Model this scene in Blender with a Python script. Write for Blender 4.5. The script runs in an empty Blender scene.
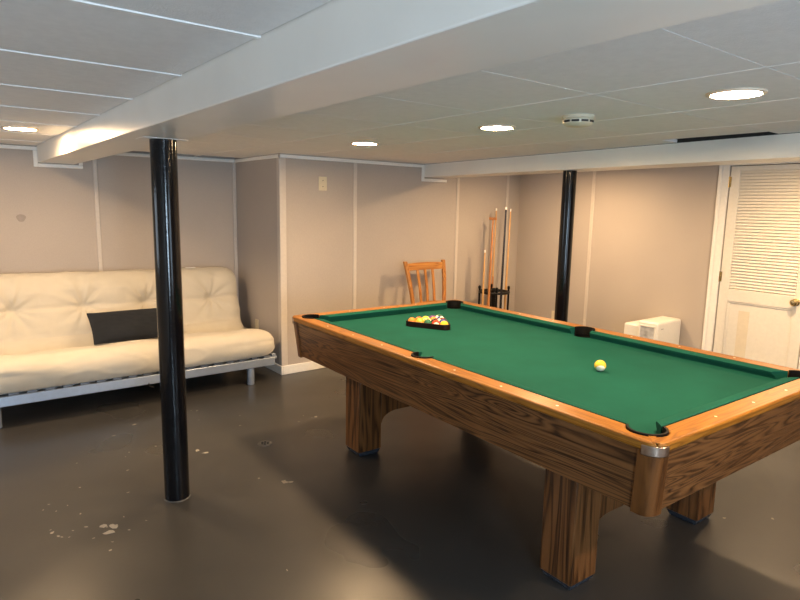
import bpy, bmesh, math, random
from mathutils import Vector, Matrix, noise
random.seed(7)
S = bpy.context.scene
COL = S.collection
PI = math.pi

# ------------------------------------------------------------------ materials
def new_mat(name):
    m = bpy.data.materials.new(name); m.use_nodes = True
    nt = m.node_tree
    b = nt.nodes['Principled BSDF']
    return m, nt, b
def N(nt, t, **kw):
    n = nt.nodes.new(t)
    for k, v in kw.items():
        if k in n.inputs.keys(): n.inputs[k].default_value = v
        else: setattr(n, k, v)
    return n
def ramp(nt, stops, interp='LINEAR'):
    r = nt.nodes.new('ShaderNodeValToRGB'); r.color_ramp.interpolation = interp
    e = r.color_ramp.elements
    while len(e) < len(stops): e.new(.5)
    for el, (p, c) in zip(e, stops):
        el.position = p; el.color = (*c, 1) if len(c) == 3 else c
    return r
def coords(nt, scale=(1, 1, 1), loc=(0, 0, 0), kind='Object'):
    t = nt.nodes.new('ShaderNodeTexCoord'); m = nt.nodes.new('ShaderNodeMapping')
    m.inputs['Scale'].default_value = scale; m.inputs['Location'].default_value = loc
    nt.links.new(t.outputs[kind], m.inputs[0]); return m
def bump(nt, b, src, strength=.2, dist=.01):
    n = nt.nodes.new('ShaderNodeBump'); n.inputs['Strength'].default_value = strength; n.inputs['Distance'].default_value = dist
    nt.links.new(src, n.inputs['Height']); nt.links.new(n.outputs[0], b.inputs['Normal'])
def plain(name, c, rough=.5, metal=0, var=.06, nscale=40, bmp=0, spec=.5, coat=0, bscale=None, bdist=.004):
    """a plain colour with slight procedural mottling"""
    m, nt, b = new_mat(name)
    mp = coords(nt); n = N(nt, 'ShaderNodeTexNoise', Scale=nscale, Detail=4)
    nt.links.new(mp.outputs[0], n.inputs['Vector'])
    lo = tuple(max(0, x*(1-var)) for x in c); hi = tuple(min(1, x*(1+var)) for x in c)
    r = ramp(nt, [(.3, lo), (.7, hi)])
    nt.links.new(n.outputs['Fac'], r.inputs[0]); nt.links.new(r.outputs[0], b.inputs['Base Color'])
    b.inputs['Roughness'].default_value = rough; b.inputs['Metallic'].default_value = metal
    b.inputs['Specular IOR Level'].default_value = spec; b.inputs['Coat Weight'].default_value = coat
    if bmp:
        n2 = N(nt, 'ShaderNodeTexNoise', Scale=bscale or nscale*4, Detail=3)
        nt.links.new(mp.outputs[0], n2.inputs['Vector'])
        bump(nt, b, n2.outputs['Fac'], bmp, bdist)
    return m
def wood(name, axis, light, mid, dark, rough=.35, scale=1.0, streak=.5, coat=.15, seed=0.0, cath=.6):
    """laminate oak: long dark streaks and cathedral grain running along one axis"""
    m, nt, b = new_mat(name)
    k = [7.0*scale]*3; k[axis] = .42*scale
    mp = coords(nt, tuple(k), (seed, seed*1.7, seed*.6))
    n1 = N(nt, 'ShaderNodeTexNoise', Scale=1.6, Detail=2, Distortion=.7)
    nt.links.new(mp.outputs[0], n1.inputs['Vector'])
    mul = N(nt, 'ShaderNodeMath', operation='MULTIPLY'); mul.inputs[1].default_value = 70*cath+8
    nt.links.new(n1.outputs['Fac'], mul.inputs[0])
    sn = N(nt, 'ShaderNodeMath', operation='SINE'); nt.links.new(mul.outputs[0], sn.inputs[0])
    half = N(nt, 'ShaderNodeMath', operation='MULTIPLY_ADD'); half.inputs[1].default_value = .5; half.inputs[2].default_value = .5
    nt.links.new(sn.outputs[0], half.inputs[0])
    k2 = [90.0*scale]*3; k2[axis] = 2.2*scale
    mp2 = coords(nt, tuple(k2), (seed*2, seed, seed))
    n2 = N(nt, 'ShaderNodeTexNoise', Scale=1.0, Detail=4, Roughness=.65)
    nt.links.new(mp2.outputs[0], n2.inputs['Vector'])
    mix = N(nt, 'ShaderNodeMath', operation='MULTIPLY_ADD'); mix.inputs[1].default_value = .55
    off = N(nt, 'ShaderNodeMath', operation='MULTIPLY'); off.inputs[1].default_value = .55
    nt.links.new(n2.outputs['Fac'], off.inputs[0])
    nt.links.new(half.outputs[0], mix.inputs[0]); nt.links.new(off.outputs[0], mix.inputs[2])
    lo = .22 + .28*streak
    r = ramp(nt, [(lo-.16, dark), (lo, tuple(.35*a+.65*c for a, c in zip(dark, mid))), (lo+.12, mid), (.84, light)])
    nt.links.new(mix.outputs[0], r.inputs[0]); nt.links.new(r.outputs[0], b.inputs['Base Color'])
    b.inputs['Roughness'].default_value = rough; b.inputs['Coat Weight'].default_value = coat; b.inputs['Coat Roughness'].default_value = .25; b.inputs['Specular IOR Level'].default_value = .28
    bump(nt, b, n2.outputs['Fac'], .08, .002)
    return m

def wall_mat():
    m, nt, b = new_mat('wall_panel_vinyl')
    mp = coords(nt)
    n = N(nt, 'ShaderNodeTexNoise', Scale=1.3, Detail=3); nt.links.new(mp.outputs[0], n.inputs['Vector'])
    r = ramp(nt, [(.3, (.435, .382, .338)), (.7, (.47, .413, .365))])
    nt.links.new(n.outputs['Fac'], r.inputs[0])
    wv = N(nt, 'ShaderNodeTexNoise', Scale=260, Detail=2)
    mp2 = coords(nt, (1, 1, .35)); nt.links.new(mp2.outputs[0], wv.inputs['Vector'])
    mx = N(nt, 'ShaderNodeMixRGB', blend_type='MULTIPLY'); mx.inputs[0].default_value = .22
    r2 = ramp(nt, [(.35, (.72, .72, .72)), (.65, (1, 1, 1))]); nt.links.new(wv.outputs['Fac'], r2.inputs[0])
    nt.links.new(r.outputs[0], mx.inputs[1]); nt.links.new(r2.outputs[0], mx.inputs[2])
    nt.links.new(mx.outputs[0], b.inputs['Base Color'])
    b.inputs['Roughness'].default_value = .55; b.inputs['Specular IOR Level'].default_value = .35
    bump(nt, b, wv.outputs['Fac'], .15, .003)
    return m
def floor_mat():
    m, nt, b = new_mat('painted_concrete')
    mp = coords(nt)
    n = N(nt, 'ShaderNodeTexNoise', Scale=1.1, Detail=6, Roughness=.6); nt.links.new(mp.outputs[0], n.inputs['Vector'])
    r = ramp(nt, [(.28, (.030, .0285, .027)), (.5, (.036, .0345, .033)), (.75, (.044, .042, .040))])
    nt.links.new(n.outputs['Fac'], r.inputs[0]); nt.links.new(r.outputs[0], b.inputs['Base Color'])
    n3 = N(nt, 'ShaderNodeTexNoise', Scale=1.6, Detail=2, Roughness=.5); nt.links.new(mp.outputs[0], n3.inputs['Vector'])
    rr = ramp(nt, [(.3, (.26,)*3), (.7, (.38,)*3)])
    nt.links.new(n3.outputs['Fac'], rr.inputs[0]); nt.links.new(rr.outputs[0], b.inputs['Roughness'])
    n2 = N(nt, 'ShaderNodeTexNoise', Scale=55, Detail=6, Roughness=.6); nt.links.new(mp.outputs[0], n2.inputs['Vector'])
    bump(nt, b, n2.outputs['Fac'], .06, .003)
    b.inputs['Specular IOR Level'].default_value = .5
    return m
def emit(name, c, s):
    m = bpy.data.materials.new(name); m.use_nodes = True; nt = m.node_tree; nt.nodes.clear()
    e = nt.nodes.new('ShaderNodeEmission'); o = nt.nodes.new('ShaderNodeOutputMaterial')
    e.inputs[0].default_value = (*c, 1); e.inputs[1].default_value = s
    nt.links.new(e.outputs[0], o.inputs[0]); return m
def felt_mat():
    m, nt, b = new_mat('green_felt')
    mp = coords(nt)
    n = N(nt, 'ShaderNodeTexNoise', Scale=5, Detail=5); nt.links.new(mp.outputs[0], n.inputs['Vector'])
    r = ramp(nt, [(.3, (.0055, .062, .046)), (.7, (.0065, .073, .055))])
    nt.links.new(n.outputs['Fac'], r.inputs[0]); nt.links.new(r.outputs[0], b.inputs['Base Color'])
    b.inputs['Roughness'].default_value = .95; b.inputs['Specular IOR Level'].default_value = .08
    b.inputs['Sheen Weight'].default_value = .0; b.inputs['Sheen Roughness'].default_value = .4
    b.inputs['Sheen Tint'].default_value = (.35, .9, .7, 1)
    n2 = N(nt, 'ShaderNodeTexNoise', Scale=500, Detail=2); nt.links.new(mp.outputs[0], n2.inputs['Vector'])
    bump(nt, b, n2.outputs['Fac'], .1, .001)
    return m
def fabric_mat(name, c, var=.05, wscale=420, sheen=.2):
    m, nt, b = new_mat(name)
    mp = coords(nt)
    n = N(nt, 'ShaderNodeTexNoise', Scale=6, Detail=5); nt.links.new(mp.outputs[0], n.inputs['Vector'])
    r = ramp(nt, [(.3, tuple(x*(1-var) for x in c)), (.7, tuple(min(1, x*(1+var)) for x in c))])
    nt.links.new(n.outputs['Fac'], r.inputs[0]); nt.links.new(r.outputs[0], b.inputs['Base Color'])
    b.inputs['Roughness'].default_value = .9; b.inputs['Specular IOR Level'].default_value = .15
    b.inputs['Sheen Weight'].default_value = sheen
    n2 = N(nt, 'ShaderNodeTexNoise', Scale=wscale, Detail=2); nt.links.new(mp.outputs[0], n2.inputs['Vector'])
    bump(nt, b, n2.outputs['Fac'], .2, .002)
    return m
def ball_mat(name, c, stripe):
    """billiard ball: coloured resin; a striped one is white with a broad band, both with white number discs"""
    m, nt, b = new_mat(name)
    t = nt.nodes.new('ShaderNodeTexCoord'); sp = nt.nodes.new('ShaderNodeSeparateXYZ')
    nt.links.new(t.outputs['Object'], sp.inputs[0])
    white = (.80, .76, .66)
    def absgt(out, thr):
        a = N(nt, 'ShaderNodeMath', operation='ABSOLUTE'); nt.links.new(out, a.inputs[0])
        g = N(nt, 'ShaderNodeMath', operation='GREATER_THAN'); g.inputs[1].default_value = thr
        nt.links.new(a.outputs[0], g.inputs[0]); return g
    disc = N(nt, 'ShaderNodeMath', operation='GREATER_THAN'); disc.inputs[1].default_value = .0267; nt.links.new(sp.outputs['X'], disc.inputs[0])
    fac = disc
    if stripe:
        pol = absgt(sp.outputs['Z'], .0185)
        fac = N(nt, 'ShaderNodeMath', operation='MAXIMUM'); nt.links.new(disc.outputs[0], fac.inputs[0]); nt.links.new(pol.outputs[0], fac.inputs[1])
    mx = N(nt, 'ShaderNodeMixRGB'); mx.inputs[1].default_value = (*c, 1); mx.inputs[2].default_value = (*white, 1)
    nt.links.new(fac.outputs[0], mx.inputs[0]); nt.links.new(mx.outputs[0], b.inputs['Base Color'])
    b.inputs['Roughness'].default_value = .12; b.inputs['Coat Weight'].default_value = .3
    return m
def glass_mat():
    m = bpy.data.materials.new('window_glass'); m.use_nodes = True; nt = m.node_tree; nt.nodes.clear()
    t = nt.nodes.new('ShaderNodeBsdfTransparent'); g = nt.nodes.new('ShaderNodeBsdfGlossy'); g.inputs['Roughness'].default_value = .02
    mx = nt.nodes.new('ShaderNodeMixShader'); mx.inputs[0].default_value = .06; o = nt.nodes.new('ShaderNodeOutputMaterial')
    nt.links.new(t.outputs[0], mx.inputs[1]); nt.links.new(g.outputs[0], mx.inputs[2]); nt.links.new(mx.outputs[0], o.inputs[0]); return m

OL, OM, OD = (.165, .074, .025), (.112, .047, .015), (.026, .011, .004)
M = dict(
    wall=wall_mat(), floor=floor_mat(), felt=felt_mat(), glass=glass_mat(),
    ceil=plain('ceiling_tile', (.80, .79, .77), .75, var=.03, nscale=30, bmp=.35, bscale=160, bdist=.004),
    grid=plain('ceiling_grid_white', (.82, .81, .79), .5),
    void_shade=plain('void_shade_black', (.02, .02, .02), .9),  # near-black colour stands in for the shade inside hidden voids
    beam=plain('beam_paint', (.78, .76, .71), .30, spec=.4, var=.03, nscale=4, bmp=.05, bscale=12, bdist=.01),
    trim=plain('white_trim', (.84, .82, .77), .4, var=.03),
    batten=plain('batten_vinyl', (.57, .515, .46), .45, var=.03),
    door=plain('door_paint', (.76, .72, .64), .42, var=.03),
    dooraged=plain('door_paint_yellowed', (.72, .64, .50), .42, var=.03),
    brass=plain('brass', (.66, .50, .24), .25, 1, var=.1),
    chip=plain('bare_concrete_chip', (.30, .275, .235), .8),
    pole=plain('black_gloss_paint', (.004, .004, .005), .12, var=.1, bmp=.18, bscale=90, bdist=.002, spec=.32),
    woodY=wood('oak_laminate_side', 1, OL, OM, OD, scale=1.2, seed=3.1, cath=1.25),
    woodX=wood('oak_laminate_end', 0, OL, OM, OD, scale=1.2, seed=5.7, cath=1.25),
    woodZ=wood('oak_laminate_leg', 2, (.145, .060, .019), (.098, .038, .011), (.020, .008, .003), scale=1.3, seed=1.3, cath=.35),
    railY=wood('rail_oak_long', 1, (.30, .124, .015), (.245, .095, .010), (.13, .047, .006), .40, 1.6, .25, .05, 2.2),
    railX=wood('rail_oak_short', 0, (.30, .124, .015), (.245, .095, .010), (.13, .047, .006), .40, 1.6, .25, .05, 4.4),
    postZ=wood('corner_post_oak', 2, (.140, .055, .015), (.098, .036, .009), (.032, .012, .004), .35, 1.8, .35, .05, 6.1, .08),
    cap=plain('corner_cap_metal', (.50, .38, .30), .3, 1, var=.15, nscale=60),
    black=plain('black_plastic', (.006, .006, .006), .4, spec=.3),
    leather=plain('pocket_leather', (.004, .004, .004), .7, spec=.15),
    foot=plain('leg_leveler_plastic', (.03, .035, .045), .25),
    sight=plain('sight_pearl', (.80, .76, .66), .3),
    rack=plain('rack_mahogany', (.010, .003, .002), .5, spec=.2),
    pine=wood('chair_pine', 2, (.46, .20, .045), (.37, .145, .03), (.20, .07, .015), .35, 1.2, .3, .3, 2.9),
    pineX=wood('chair_pine_rail', 0, (.48, .21, .045), (.38, .15, .03), (.20, .07, .015), .35, 1.2, .3, .3, 8.9),
    maple=plain('cue_maple', (.58, .33, .13), .3, var=.12, nscale=12),
    rosewood=plain('cue_stain', (.46, .19, .06), .3, var=.15, nscale=12),
    ferrule=plain('cue_ferrule', (.82, .80, .74), .4),
    cotton=fabric_mat('futon_cotton', (.53, .485, .40)),
    pillow=fabric_mat('charcoal_velvet', (.014, .016, .020), .15, 300, .08),
    silver=plain('silver_powdercoat', (.39, .45, .54), .38, .55, var=.04),
    steel=plain('grey_slat', (.20, .22, .25), .45, .4),
    white=plain('white_plastic', (.80, .79, .75), .35, var=.02),
    ivory=plain('ivory_plastic', (.66, .58, .42), .4, var=.03),
    smoke=plain('ivory_white_plastic', (.64, .58, .44), .45, var=.03),
    tank=plain('grey_tank', (.50, .51, .54), .12, var=.4, nscale=14, coat=.6),
    slot=plain('dark_slot', (.02, .02, .02), .6),
    iron=plain('drain_iron', (.16, .145, .125), .5, .3, var=.3),
    tagw=fabric_mat('white_label', (.85, .85, .83)),
    ring=plain('light_trim_warm_glow', (.72, .60, .46), .4),  # white trim tinted warm: the lamp's glow is put into the colour
    sill=plain('window_frame_white', (.8, .8, .8), .4),
    warm=emit('warm_led', (1.0, .67, .36), 445),
)

# ------------------------------------------------------------------ mesh helpers
class MB:
    def __init__(self): self.v, self.f, self.mi = [], [], []
    def add(self, vs, fs, mi=0):
        o = len(self.v); self.v += [tuple(p) for p in vs]; self.f += [tuple(i+o for i in f) for f in fs]; self.mi += [mi]*len(fs); return self
    def box(self, x0, x1, y0, y1, z0, z1, mi=0, mat=None):
        vs = [Vector((x, y, z)) for z in (z0, z1) for x, y in ((x0, y0), (x1, y0), (x1, y1), (x0, y1))]
        if mat: vs = [mat @ p for p in vs]
        return self.add(vs, [(3, 2, 1, 0), (4, 5, 6, 7), (0, 1, 5, 4), (1, 2, 6, 5), (2, 3, 7, 6), (3, 0, 4, 7)], mi)
    def prism(self, poly, z0, z1, mi=0, mat=None):
        n = len(poly)
        vs = [Vector((x, y, z0)) for x, y in poly] + [Vector((x, y, z1)) for x, y in poly]
        if mat: vs = [mat @ p for p in vs]
        fs = [tuple(range(n-1, -1, -1)), tuple(range(n, 2*n))] + [(i, (i+1) % n, n+(i+1) % n, n+i) for i in range(n)]
        return self.add(vs, fs, mi)
    def rings(self, rings, cap=True, mi=0, closed=True):
        n = len(rings[0]); vs = [p for r in rings for p in r]; fs = []
        for k in range(len(rings)-1):
            for i in range(n if closed else n-1):
                j = (i+1) % n
                fs.append((k*n+i, k*n+j, (k+1)*n+j, (k+1)*n+i))
        if cap:
            fs.append(tuple(range(n-1, -1, -1))); fs.append(tuple((len(rings)-1)*n+i for i in range(n)))
        return self.add(vs, fs, mi)
    def lathe(self, prof, c=(0, 0, 0), seg=32, mi=0, cap=True, mat=None):
        R = [[Vector((r*math.cos(2*PI*i/seg), r*math.sin(2*PI*i/seg), z)) for i in range(seg)] for r, z in prof]
        if mat: R = [[mat @ p for p in r] for r in R]
        R = [[p+Vector(c) for p in r] for r in R]
        return self.rings(R, cap, mi)
    def rod(self, a, b, r0, r1=None, seg=12, mi=0):
        a, b = Vector(a), Vector(b); r1 = r0 if r1 is None else r1
        q = (b-a).to_track_quat('Z', 'Y').to_matrix().to_4x4()
        return self.lathe([(r0, 0), (r1, (b-a).length)], a, seg, mi, True, q)
    def tube(self, pts, r, seg=8, closed=False, mi=0):
        pts = [Vector(p) for p in pts]; n = len(pts); R = []
        for i, p in enumerate(pts):
            a = pts[(i-1) % n] if closed or i else p; b = pts[(i+1) % n] if closed or i < n-1 else p
            q = (b-a).to_track_quat('Z', 'Y').to_matrix()
            R.append([p + q @ Vector((r*math.cos(2*PI*k/seg), r*math.sin(2*PI*k/seg), 0)) for k in range(seg)])
        if closed: R.append(R[0])
        return self.rings(R, not closed, mi)
    def bar(self, a, b, w, d, up=(0, 1, 0), w1=None, d1=None, mi=0):
        """rectangular bar from a to b; d measured along 'up', w across"""
        a, b = Vector(a), Vector(b); z = (b-a).normalized(); y = (Vector(up)-z*z.dot(Vector(up))).normalized(); x = y.cross(z)
        w1 = w if w1 is None else w1; d1 = d if d1 is None else d1
        R = []
        for p, ww, dd in ((a, w, d), (b, w1, d1)):
            R.append([p + x*sx*ww/2 + y*sy*dd/2 for sx, sy in ((-1, -1), (1, -1), (1, 1), (-1, 1))])
        return self.rings(R, True, mi)
    def build(self, name, mats, parent=None, bevel=0, seg=2, smooth=None, subsurf=0, loc=None):
        me = bpy.data.meshes.new(name); me.from_pydata(self.v, [], self.f)
        for m in (mats if isinstance(mats, (list, tuple)) else [mats]): me.materials.append(m)
        me.polygons.foreach_set('material_index', self.mi)
        bm = bmesh.new(); bm.from_mesh(me); bmesh.ops.recalc_face_normals(bm, faces=bm.faces); bm.to_mesh(me); bm.free()
        o = bpy.data.objects.new(name, me); COL.objects.link(o)
        if parent is not None: o.parent = parent
        if loc: o.location = loc
        if bevel:
            md = o.modifiers.new('bevel', 'BEVEL'); md.width = bevel; md.segments = seg; md.limit_method = 'ANGLE'; md.angle_limit = math.radians(40); md.harden_normals = False
        if subsurf:
            md = o.modifiers.new('sub', 'SUBSURF'); md.levels = md.render_levels = subsurf
        if smooth is None: smooth = bevel > 0
        if smooth:
            me.polygons.foreach_set('use_smooth', [True]*len(me.polygons))
            try: me.set_sharp_from_angle(angle=math.radians(38))
            except Exception: pass
        return o
def empty(name, loc=(0, 0, 0), rz=0):
    o = bpy.data.objects.new(name, None); COL.objects.link(o); o.location = loc; o.rotation_euler = (0, 0, rz); o.empty_display_size = .05; return o
def tag(o, label, cat, group=None):
    o['label'] = label; o['category'] = cat
    if group: o['group'] = group
    return o
def struct(o, label=None):
    o['kind'] = 'structure'
    if label: o['label'] = label
    return o
def copy_tree(o, parent=None):
    c = o.copy(); COL.objects.link(c)
    if parent is not None: c.parent = parent
    for ch in [x for x in COL.objects if x.parent == o]: copy_tree(ch, c)
    return c
def arc(cx, cy, r, a0, a1, n):
    return [(cx+r*math.cos(a0+(a1-a0)*i/n), cy+r*math.sin(a0+(a1-a0)*i/n)) for i in range(n+1)]

# ------------------------------------------------------------------ room dimensions (metres)
ZC = 1.985          # tile ceiling
XL, XS, XR = -1.45, 2.43, 5.55      # left wall, recess side wall, right wall
YN, YW, YF = -1.7, 4.89, 5.87      # wall behind the camera, wall with the chair, wall behind the futon
ZB = 1.85                           # underside of the beams
T = .12
# ---- floor with chipped paint
f = MB(); f.box(XL-T, XR+T, YN-T, YF+T, -.1, 0)
chips = [(0.374,3.282),(0.357,2.999),(0.385,2.979),(0.465,3.032),(0.532,2.993),(0.572,2.964),(0.54,2.916),(0.633,3.029),(0.624,2.885),(0.513,2.753),(0.536,2.82),(0.409,3.031),(0.473,2.904),(0.781,3.576),(0.855,3.841),(0.82,3.783),(1.208,3.628),(1.238,3.566),(1.426,4.389),(1.46,4.365),(1.403,4.16),(1.005,4.325),(1.682,4.083),(1.6,3.887),(1.357,3.043),(1.457,2.915),(1.483,2.896),(0.716,3.286),(0.518,3.496),(0.355,3.382),(0.323,3.333),(0.563,3.85),(0.84,4.185),(1.015,3.846),(1.083,2.157),(0.713,2.928),(0.325,3.099),(0.328,3.068),(0.344,3.017),(0.544,2.975),(0.585,2.968),(0.467,3.184),(0.43,3.314),(1.975,3.722),(2.062,3.815),(2.095,3.744),(2.126,3.742),(1.455,2.925),(3.1,1.25),(3.3,1.1)]
big = {5: .030, 6: .034, 4: .024, 16: .020, 17: .026, 25: .024, 26: .022, 46: .018, 47: .02, 21: .02, 33: .012}
for i, (x, y) in enumerate(chips):
    r = big.get(i, random.uniform(.006, .013)); a0 = random.uniform(0, 6.28); n = 9; el = random.uniform(.35, .75)
    rr = [r*random.uniform(.55, 1.1) for _ in range(n)]
    poly = []
    for k in range(n):
        u, v = rr[k]*math.cos(2*PI*k/n), el*rr[k]*math.sin(2*PI*k/n)
        poly.append((x+u*math.cos(a0)-v*math.sin(a0), y+u*math.sin(a0)+v*math.cos(a0)))
    f.prism(poly, -.0002, .0006, 1)
struct(f.build('floor', [M['floor'], M['chip']]))
# ---- walls
def wall(name, *b): return struct(MB().box(*b).build(name, M['wall']))
wall('wall_back', XL-T, XS+T, YF, YF+T, 0, ZC+.3)
wall('wall_recess', XS, XS+T, YW+T, YF, 0, ZC+.3)
wall('wall_center', XS, XR+T, YW, YW+T, 0, ZC+.3)
w = MB(); wy0, wy1, wz0, wz1 = 3.3, 4.7, .95, 1.70
w.box(XL-T, XL, YN-T, wy0, 0, ZC+.3); w.box(XL-T, XL, wy1, YF, 0, ZC+.3); w.box(XL-T, XL, wy0, wy1, 0, wz0); w.box(XL-T, XL, wy0, wy1, wz1, ZC+.3)
struct(w.build('wall_left', M['beam']))  # unseen wall, set close and painted pale to bounce light onto the recess
fr = MB()
for q in ((wy0, wy1, wz0, wz0+.05), (wy0, wy1, wz1-.05, wz1), (wy0, wy0+.05, wz0+.05, wz1-.05), (wy1-.05, wy1, wz0+.05, wz1-.05)): fr.box(XL-.09, XL-.03, *q)
o = struct(fr.build('window_3', M['sill'], bevel=.004))  # window added in the unseen left wall to lift the recess wall
MB().box(XL-.063, XL-.057, wy0+.05, wy1-.05, wz0+.05, wz1-.05).build('pane', M['glass'], o)
L = bpy.data.lights.new('daylight_and_fill', 'AREA'); L.shape = 'RECTANGLE'; L.size = wz1-wz0-.12; L.size_y = wy1-wy0-.12; L.color = (.80, .90, 1.0); L.energy = 9  # area light added as fill from the left
lo = bpy.data.objects.new('daylight_and_fill', L); COL.objects.link(lo); lo.location = (XL-.11, (wy0+wy1)/2, (wz0+wz1)/2); lo.rotation_euler = (0, -PI/2, 0); lo['kind'] = 'structure'
# right wall with the opening for the door
DY0, DY1, DZ = 1.80, 2.495, 1.955
w = MB(); w.box(XR, XR+T, DY1, YW, 0, ZC+.3); w.box(XR, XR+T, YN-T, DY0, 0, ZC+.3); w.box(XR, XR+T, DY0, DY1, DZ, ZC+.3)
struct(w.build('wall_right', M['wall']))
# wall behind the camera with two windows
WIN = [(-.50, .30), (1.6, 2.8)]; WZ0, WZ1 = .45, 1.75
w = MB(); xs = [XL-T] + [x for p in WIN for x in p] + [XR+T]
for a, b in zip(xs[0::2], xs[1::2]): w.box(a, b, YN-T, YN, 0, ZC+.3)
for a, b in WIN: w.box(a, b, YN-T, YN, 0, WZ0); w.box(a, b, YN-T, YN, WZ1, ZC+.3)
struct(w.build('wall_front', M['wall']))
for i, (a, b) in enumerate(WIN):
    fr = MB()
    for q in ((a, b, WZ0, WZ0+.05), (a, b, WZ1-.05, WZ1), (a, a+.05, WZ0+.05, WZ1-.05), (b-.05, b, WZ0+.05, WZ1-.05), ((a+b)/2-.025, (a+b)/2+.025, WZ0+.05, WZ1-.05))[:5 if i else 4]:
        fr.box(q[0], q[1], YN-.09, YN-.03, q[2], q[3])
    o = struct(fr.build(f'window_{i+1}', M['sill'], bevel=.004))
    g = MB().box(a+.05, b-.05, YN-.063, YN-.057, WZ0+.05, WZ1-.05).build('pane', M['glass'], o)
    L = bpy.data.lights.new('daylight_and_fill', 'AREA'); L.shape = 'RECTANGLE'; L.size = b-a-.12; L.size_y = WZ1-WZ0-.12
    L.color = (.60, .80, 1.0); L.energy = (78, 23)[i]
    lo = bpy.data.objects.new('daylight_and_fill', L); COL.objects.link(lo); lo.location = ((a+b)/2, YN-.11, (WZ0+WZ1)/2); lo.rotation_euler = (PI/2, 0, 0)
    lo['kind'] = 'structure'
# ---- ceiling: lay-in tiles with a white grid
X1, X2 = .72, .985                   # near beam
def bx2(y): return 3.60 + .094*y      # left face of the far beam
c = MB()
c.box(XL-T, XR+T, YN-T, YF+T, ZC+.20, ZC+.26, 1)          # near-black slab: shade of the void above the tiles, painted in
LY = [1.56 + .642*k for k in range(-6, 8)]
for k in range(len(LY)-1):                                  # left bay
    y0, y1 = max(LY[k], YN), min(LY[k+1], YF)
    if y1 <= y0: continue
    for x0, x1 in ((XL, -.50), (-.50, X1)):
        c.box(x0+.004, x1-.004, y0+.004, y1-.004, ZC, ZC+.02)
RX = [.80, 1.415, 2.025, 2.637, 3.25, 3.60]; RY = [.835 + .608*k for k in range(-5, 9)]
for k in range(len(RY)-1):
    y0, y1 = max(RY[k], YN), min(RY[k+1], YF)
    if y1 <= y0: continue
    for j in range(5):
        x0, x1 = RX[j], RX[j+1]
        if y0 > YW and j >= 3: continue
        xa, xb = x0+.003, x1-.003
        if j == 4: xb = 3.60 if k == 6 else bx2(y0)+.05
        if j == 4 and k == 9: xa += .016
        if j == 4 and k == 9: y0, y1 = y0+.002, y1-.002
        c.box(xa, xb, y0+.002, y1-.002, ZC, ZC+.02)
FX = [3.62, 4.25, 4.86, 5.55]
for k in range(len(RY)-1):
    y0, y1 = max(RY[k], YN), min(RY[k+1], YW)
    if y1 <= y0: continue
    for j in range(3): c.box((bx2(y0)+.22 if j == 0 else FX[j]+.003), FX[j+1]-.003, y0+.003, y1-.003, ZC, ZC+.02)
struct(c.build('ceiling', [M['ceil'], M['void_shade']]))
g = MB()
for y in LY:
    if YN < y < YF: g.box(XL, X1, y-.009, y+.009, ZC-.004, ZC+.004)
for x in (-.50,): g.box(x-.011, x+.011, YN, YF, ZC-.0045, ZC+.004)
for x in RX[1:-1]:
    g.box(x-.006, x+.006, YN, RY[9] if x > 3 else (YF if x < 2.4 else YW), ZC-.0015, ZC+.004)
for y in RY:
    if YN < y < YW: g.box(3.98, XR, y-.006, y+.006, ZC-.0015, ZC+.004)
for x in FX[1:-1]: g.box(x-.007, x+.007, YN, YW, ZC-.002, ZC+.004)
struct(g.build('ceiling_grid', M['grid']))
# ---- beams
b = MB().box(X1, X2, YN, YF, ZB, ZC+.02)
struct(b.build('beam_near', M['beam'], bevel=.004))
bl = [(bx2(YN), YN), (bx2(YN)+.30, YN), (bx2(YW)+.30, YW), (bx2(YW), YW)]
bf = MB().prism(bl, ZB+.004, ZC-.003, 0); bf.prism(bl, ZC-.003, ZC+.19, 1); struct(bf.build('beam_far', [M['beam'], M['void_shade']]))  # part above the tiles coloured near-black so the ceiling gap looks shadowed
# ---- trims: crown mouldings stepping round the beams, wall battens, baseboards
n_tr = [0]
def trim(mb, mat='trim', bev=.004):
    n_tr[0] += 1; return struct(mb.build(f'trim_{n_tr[0]}', M[mat], bevel=bev))
t = MB(); h = .030; d = .016
t.box(XL, X1-.0, YF-d, YF, ZC-.006-h, ZC-.006); t.box(X1-h, X1, YF-d, YF, ZB-.034, ZC-.006-h)
t.box(X1, X2+.07, YF-d, YF, ZB-.034, ZB-.004); t.box(X2+.04, X2+.07, YF-d, YF, ZB-.004, ZC-.006-h); t.box(X2+.04, XS, YF-d, YF, ZC-.006-h, ZC-.006)
trim(t)
t = MB().box(XS-d, XS, YW-.016, YF-d, ZC-.006-h, ZC-.006); trim(t)
t = MB(); xb = bx2(YW)
t.box(XS-d, xb-h, YW-d, YW, ZC-.006-h, ZC-.006); t.box(xb-h-.002, xb-.002, YW-d, YW, ZB-.04, ZC-.006)
t.box(xb-.002, xb+.31, YW-d, YW, ZB-.04, ZB-.010); trim(t)
for x in (-.07, 1.150):
    trim(MB().box(x-.017, x+.017, YF-.009, YF, .09, ZC-.036), 'batten')
trim(MB().box(XS-.034, XS, YF-.012, YF, .09, ZC-.036), 'batten')
tb = MB().box(XS-.010, XS+.052, YW-.010, YW, .085, ZC-.036); tb.box(XS-.010, XS, YW, YW+.05, .085, ZC-.036); trim(tb, 'batten')
for x in (3.213, 4.547, 5.335):
    trim(MB().box(x-.019, x+.019, YW-.008, YW, .085, ZC-.036 if x < 4.5 else ZC), 'batten')
trim(MB().box(XR-.008, XR, 3.872-.019, 3.872+.019, .085, ZC), 'batten')
def baseb(name, x0, x1, y0, y1):
    return struct(MB().box(x0, x1, y0, y1, 0, .085).build(name, M['trim'], bevel=.005))
baseb('baseboard_back', XL, XS-.014, YF-.014, YF)
baseb('baseboard_recess', XS-.014, XS, YW-.014, YF-.014)
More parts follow.
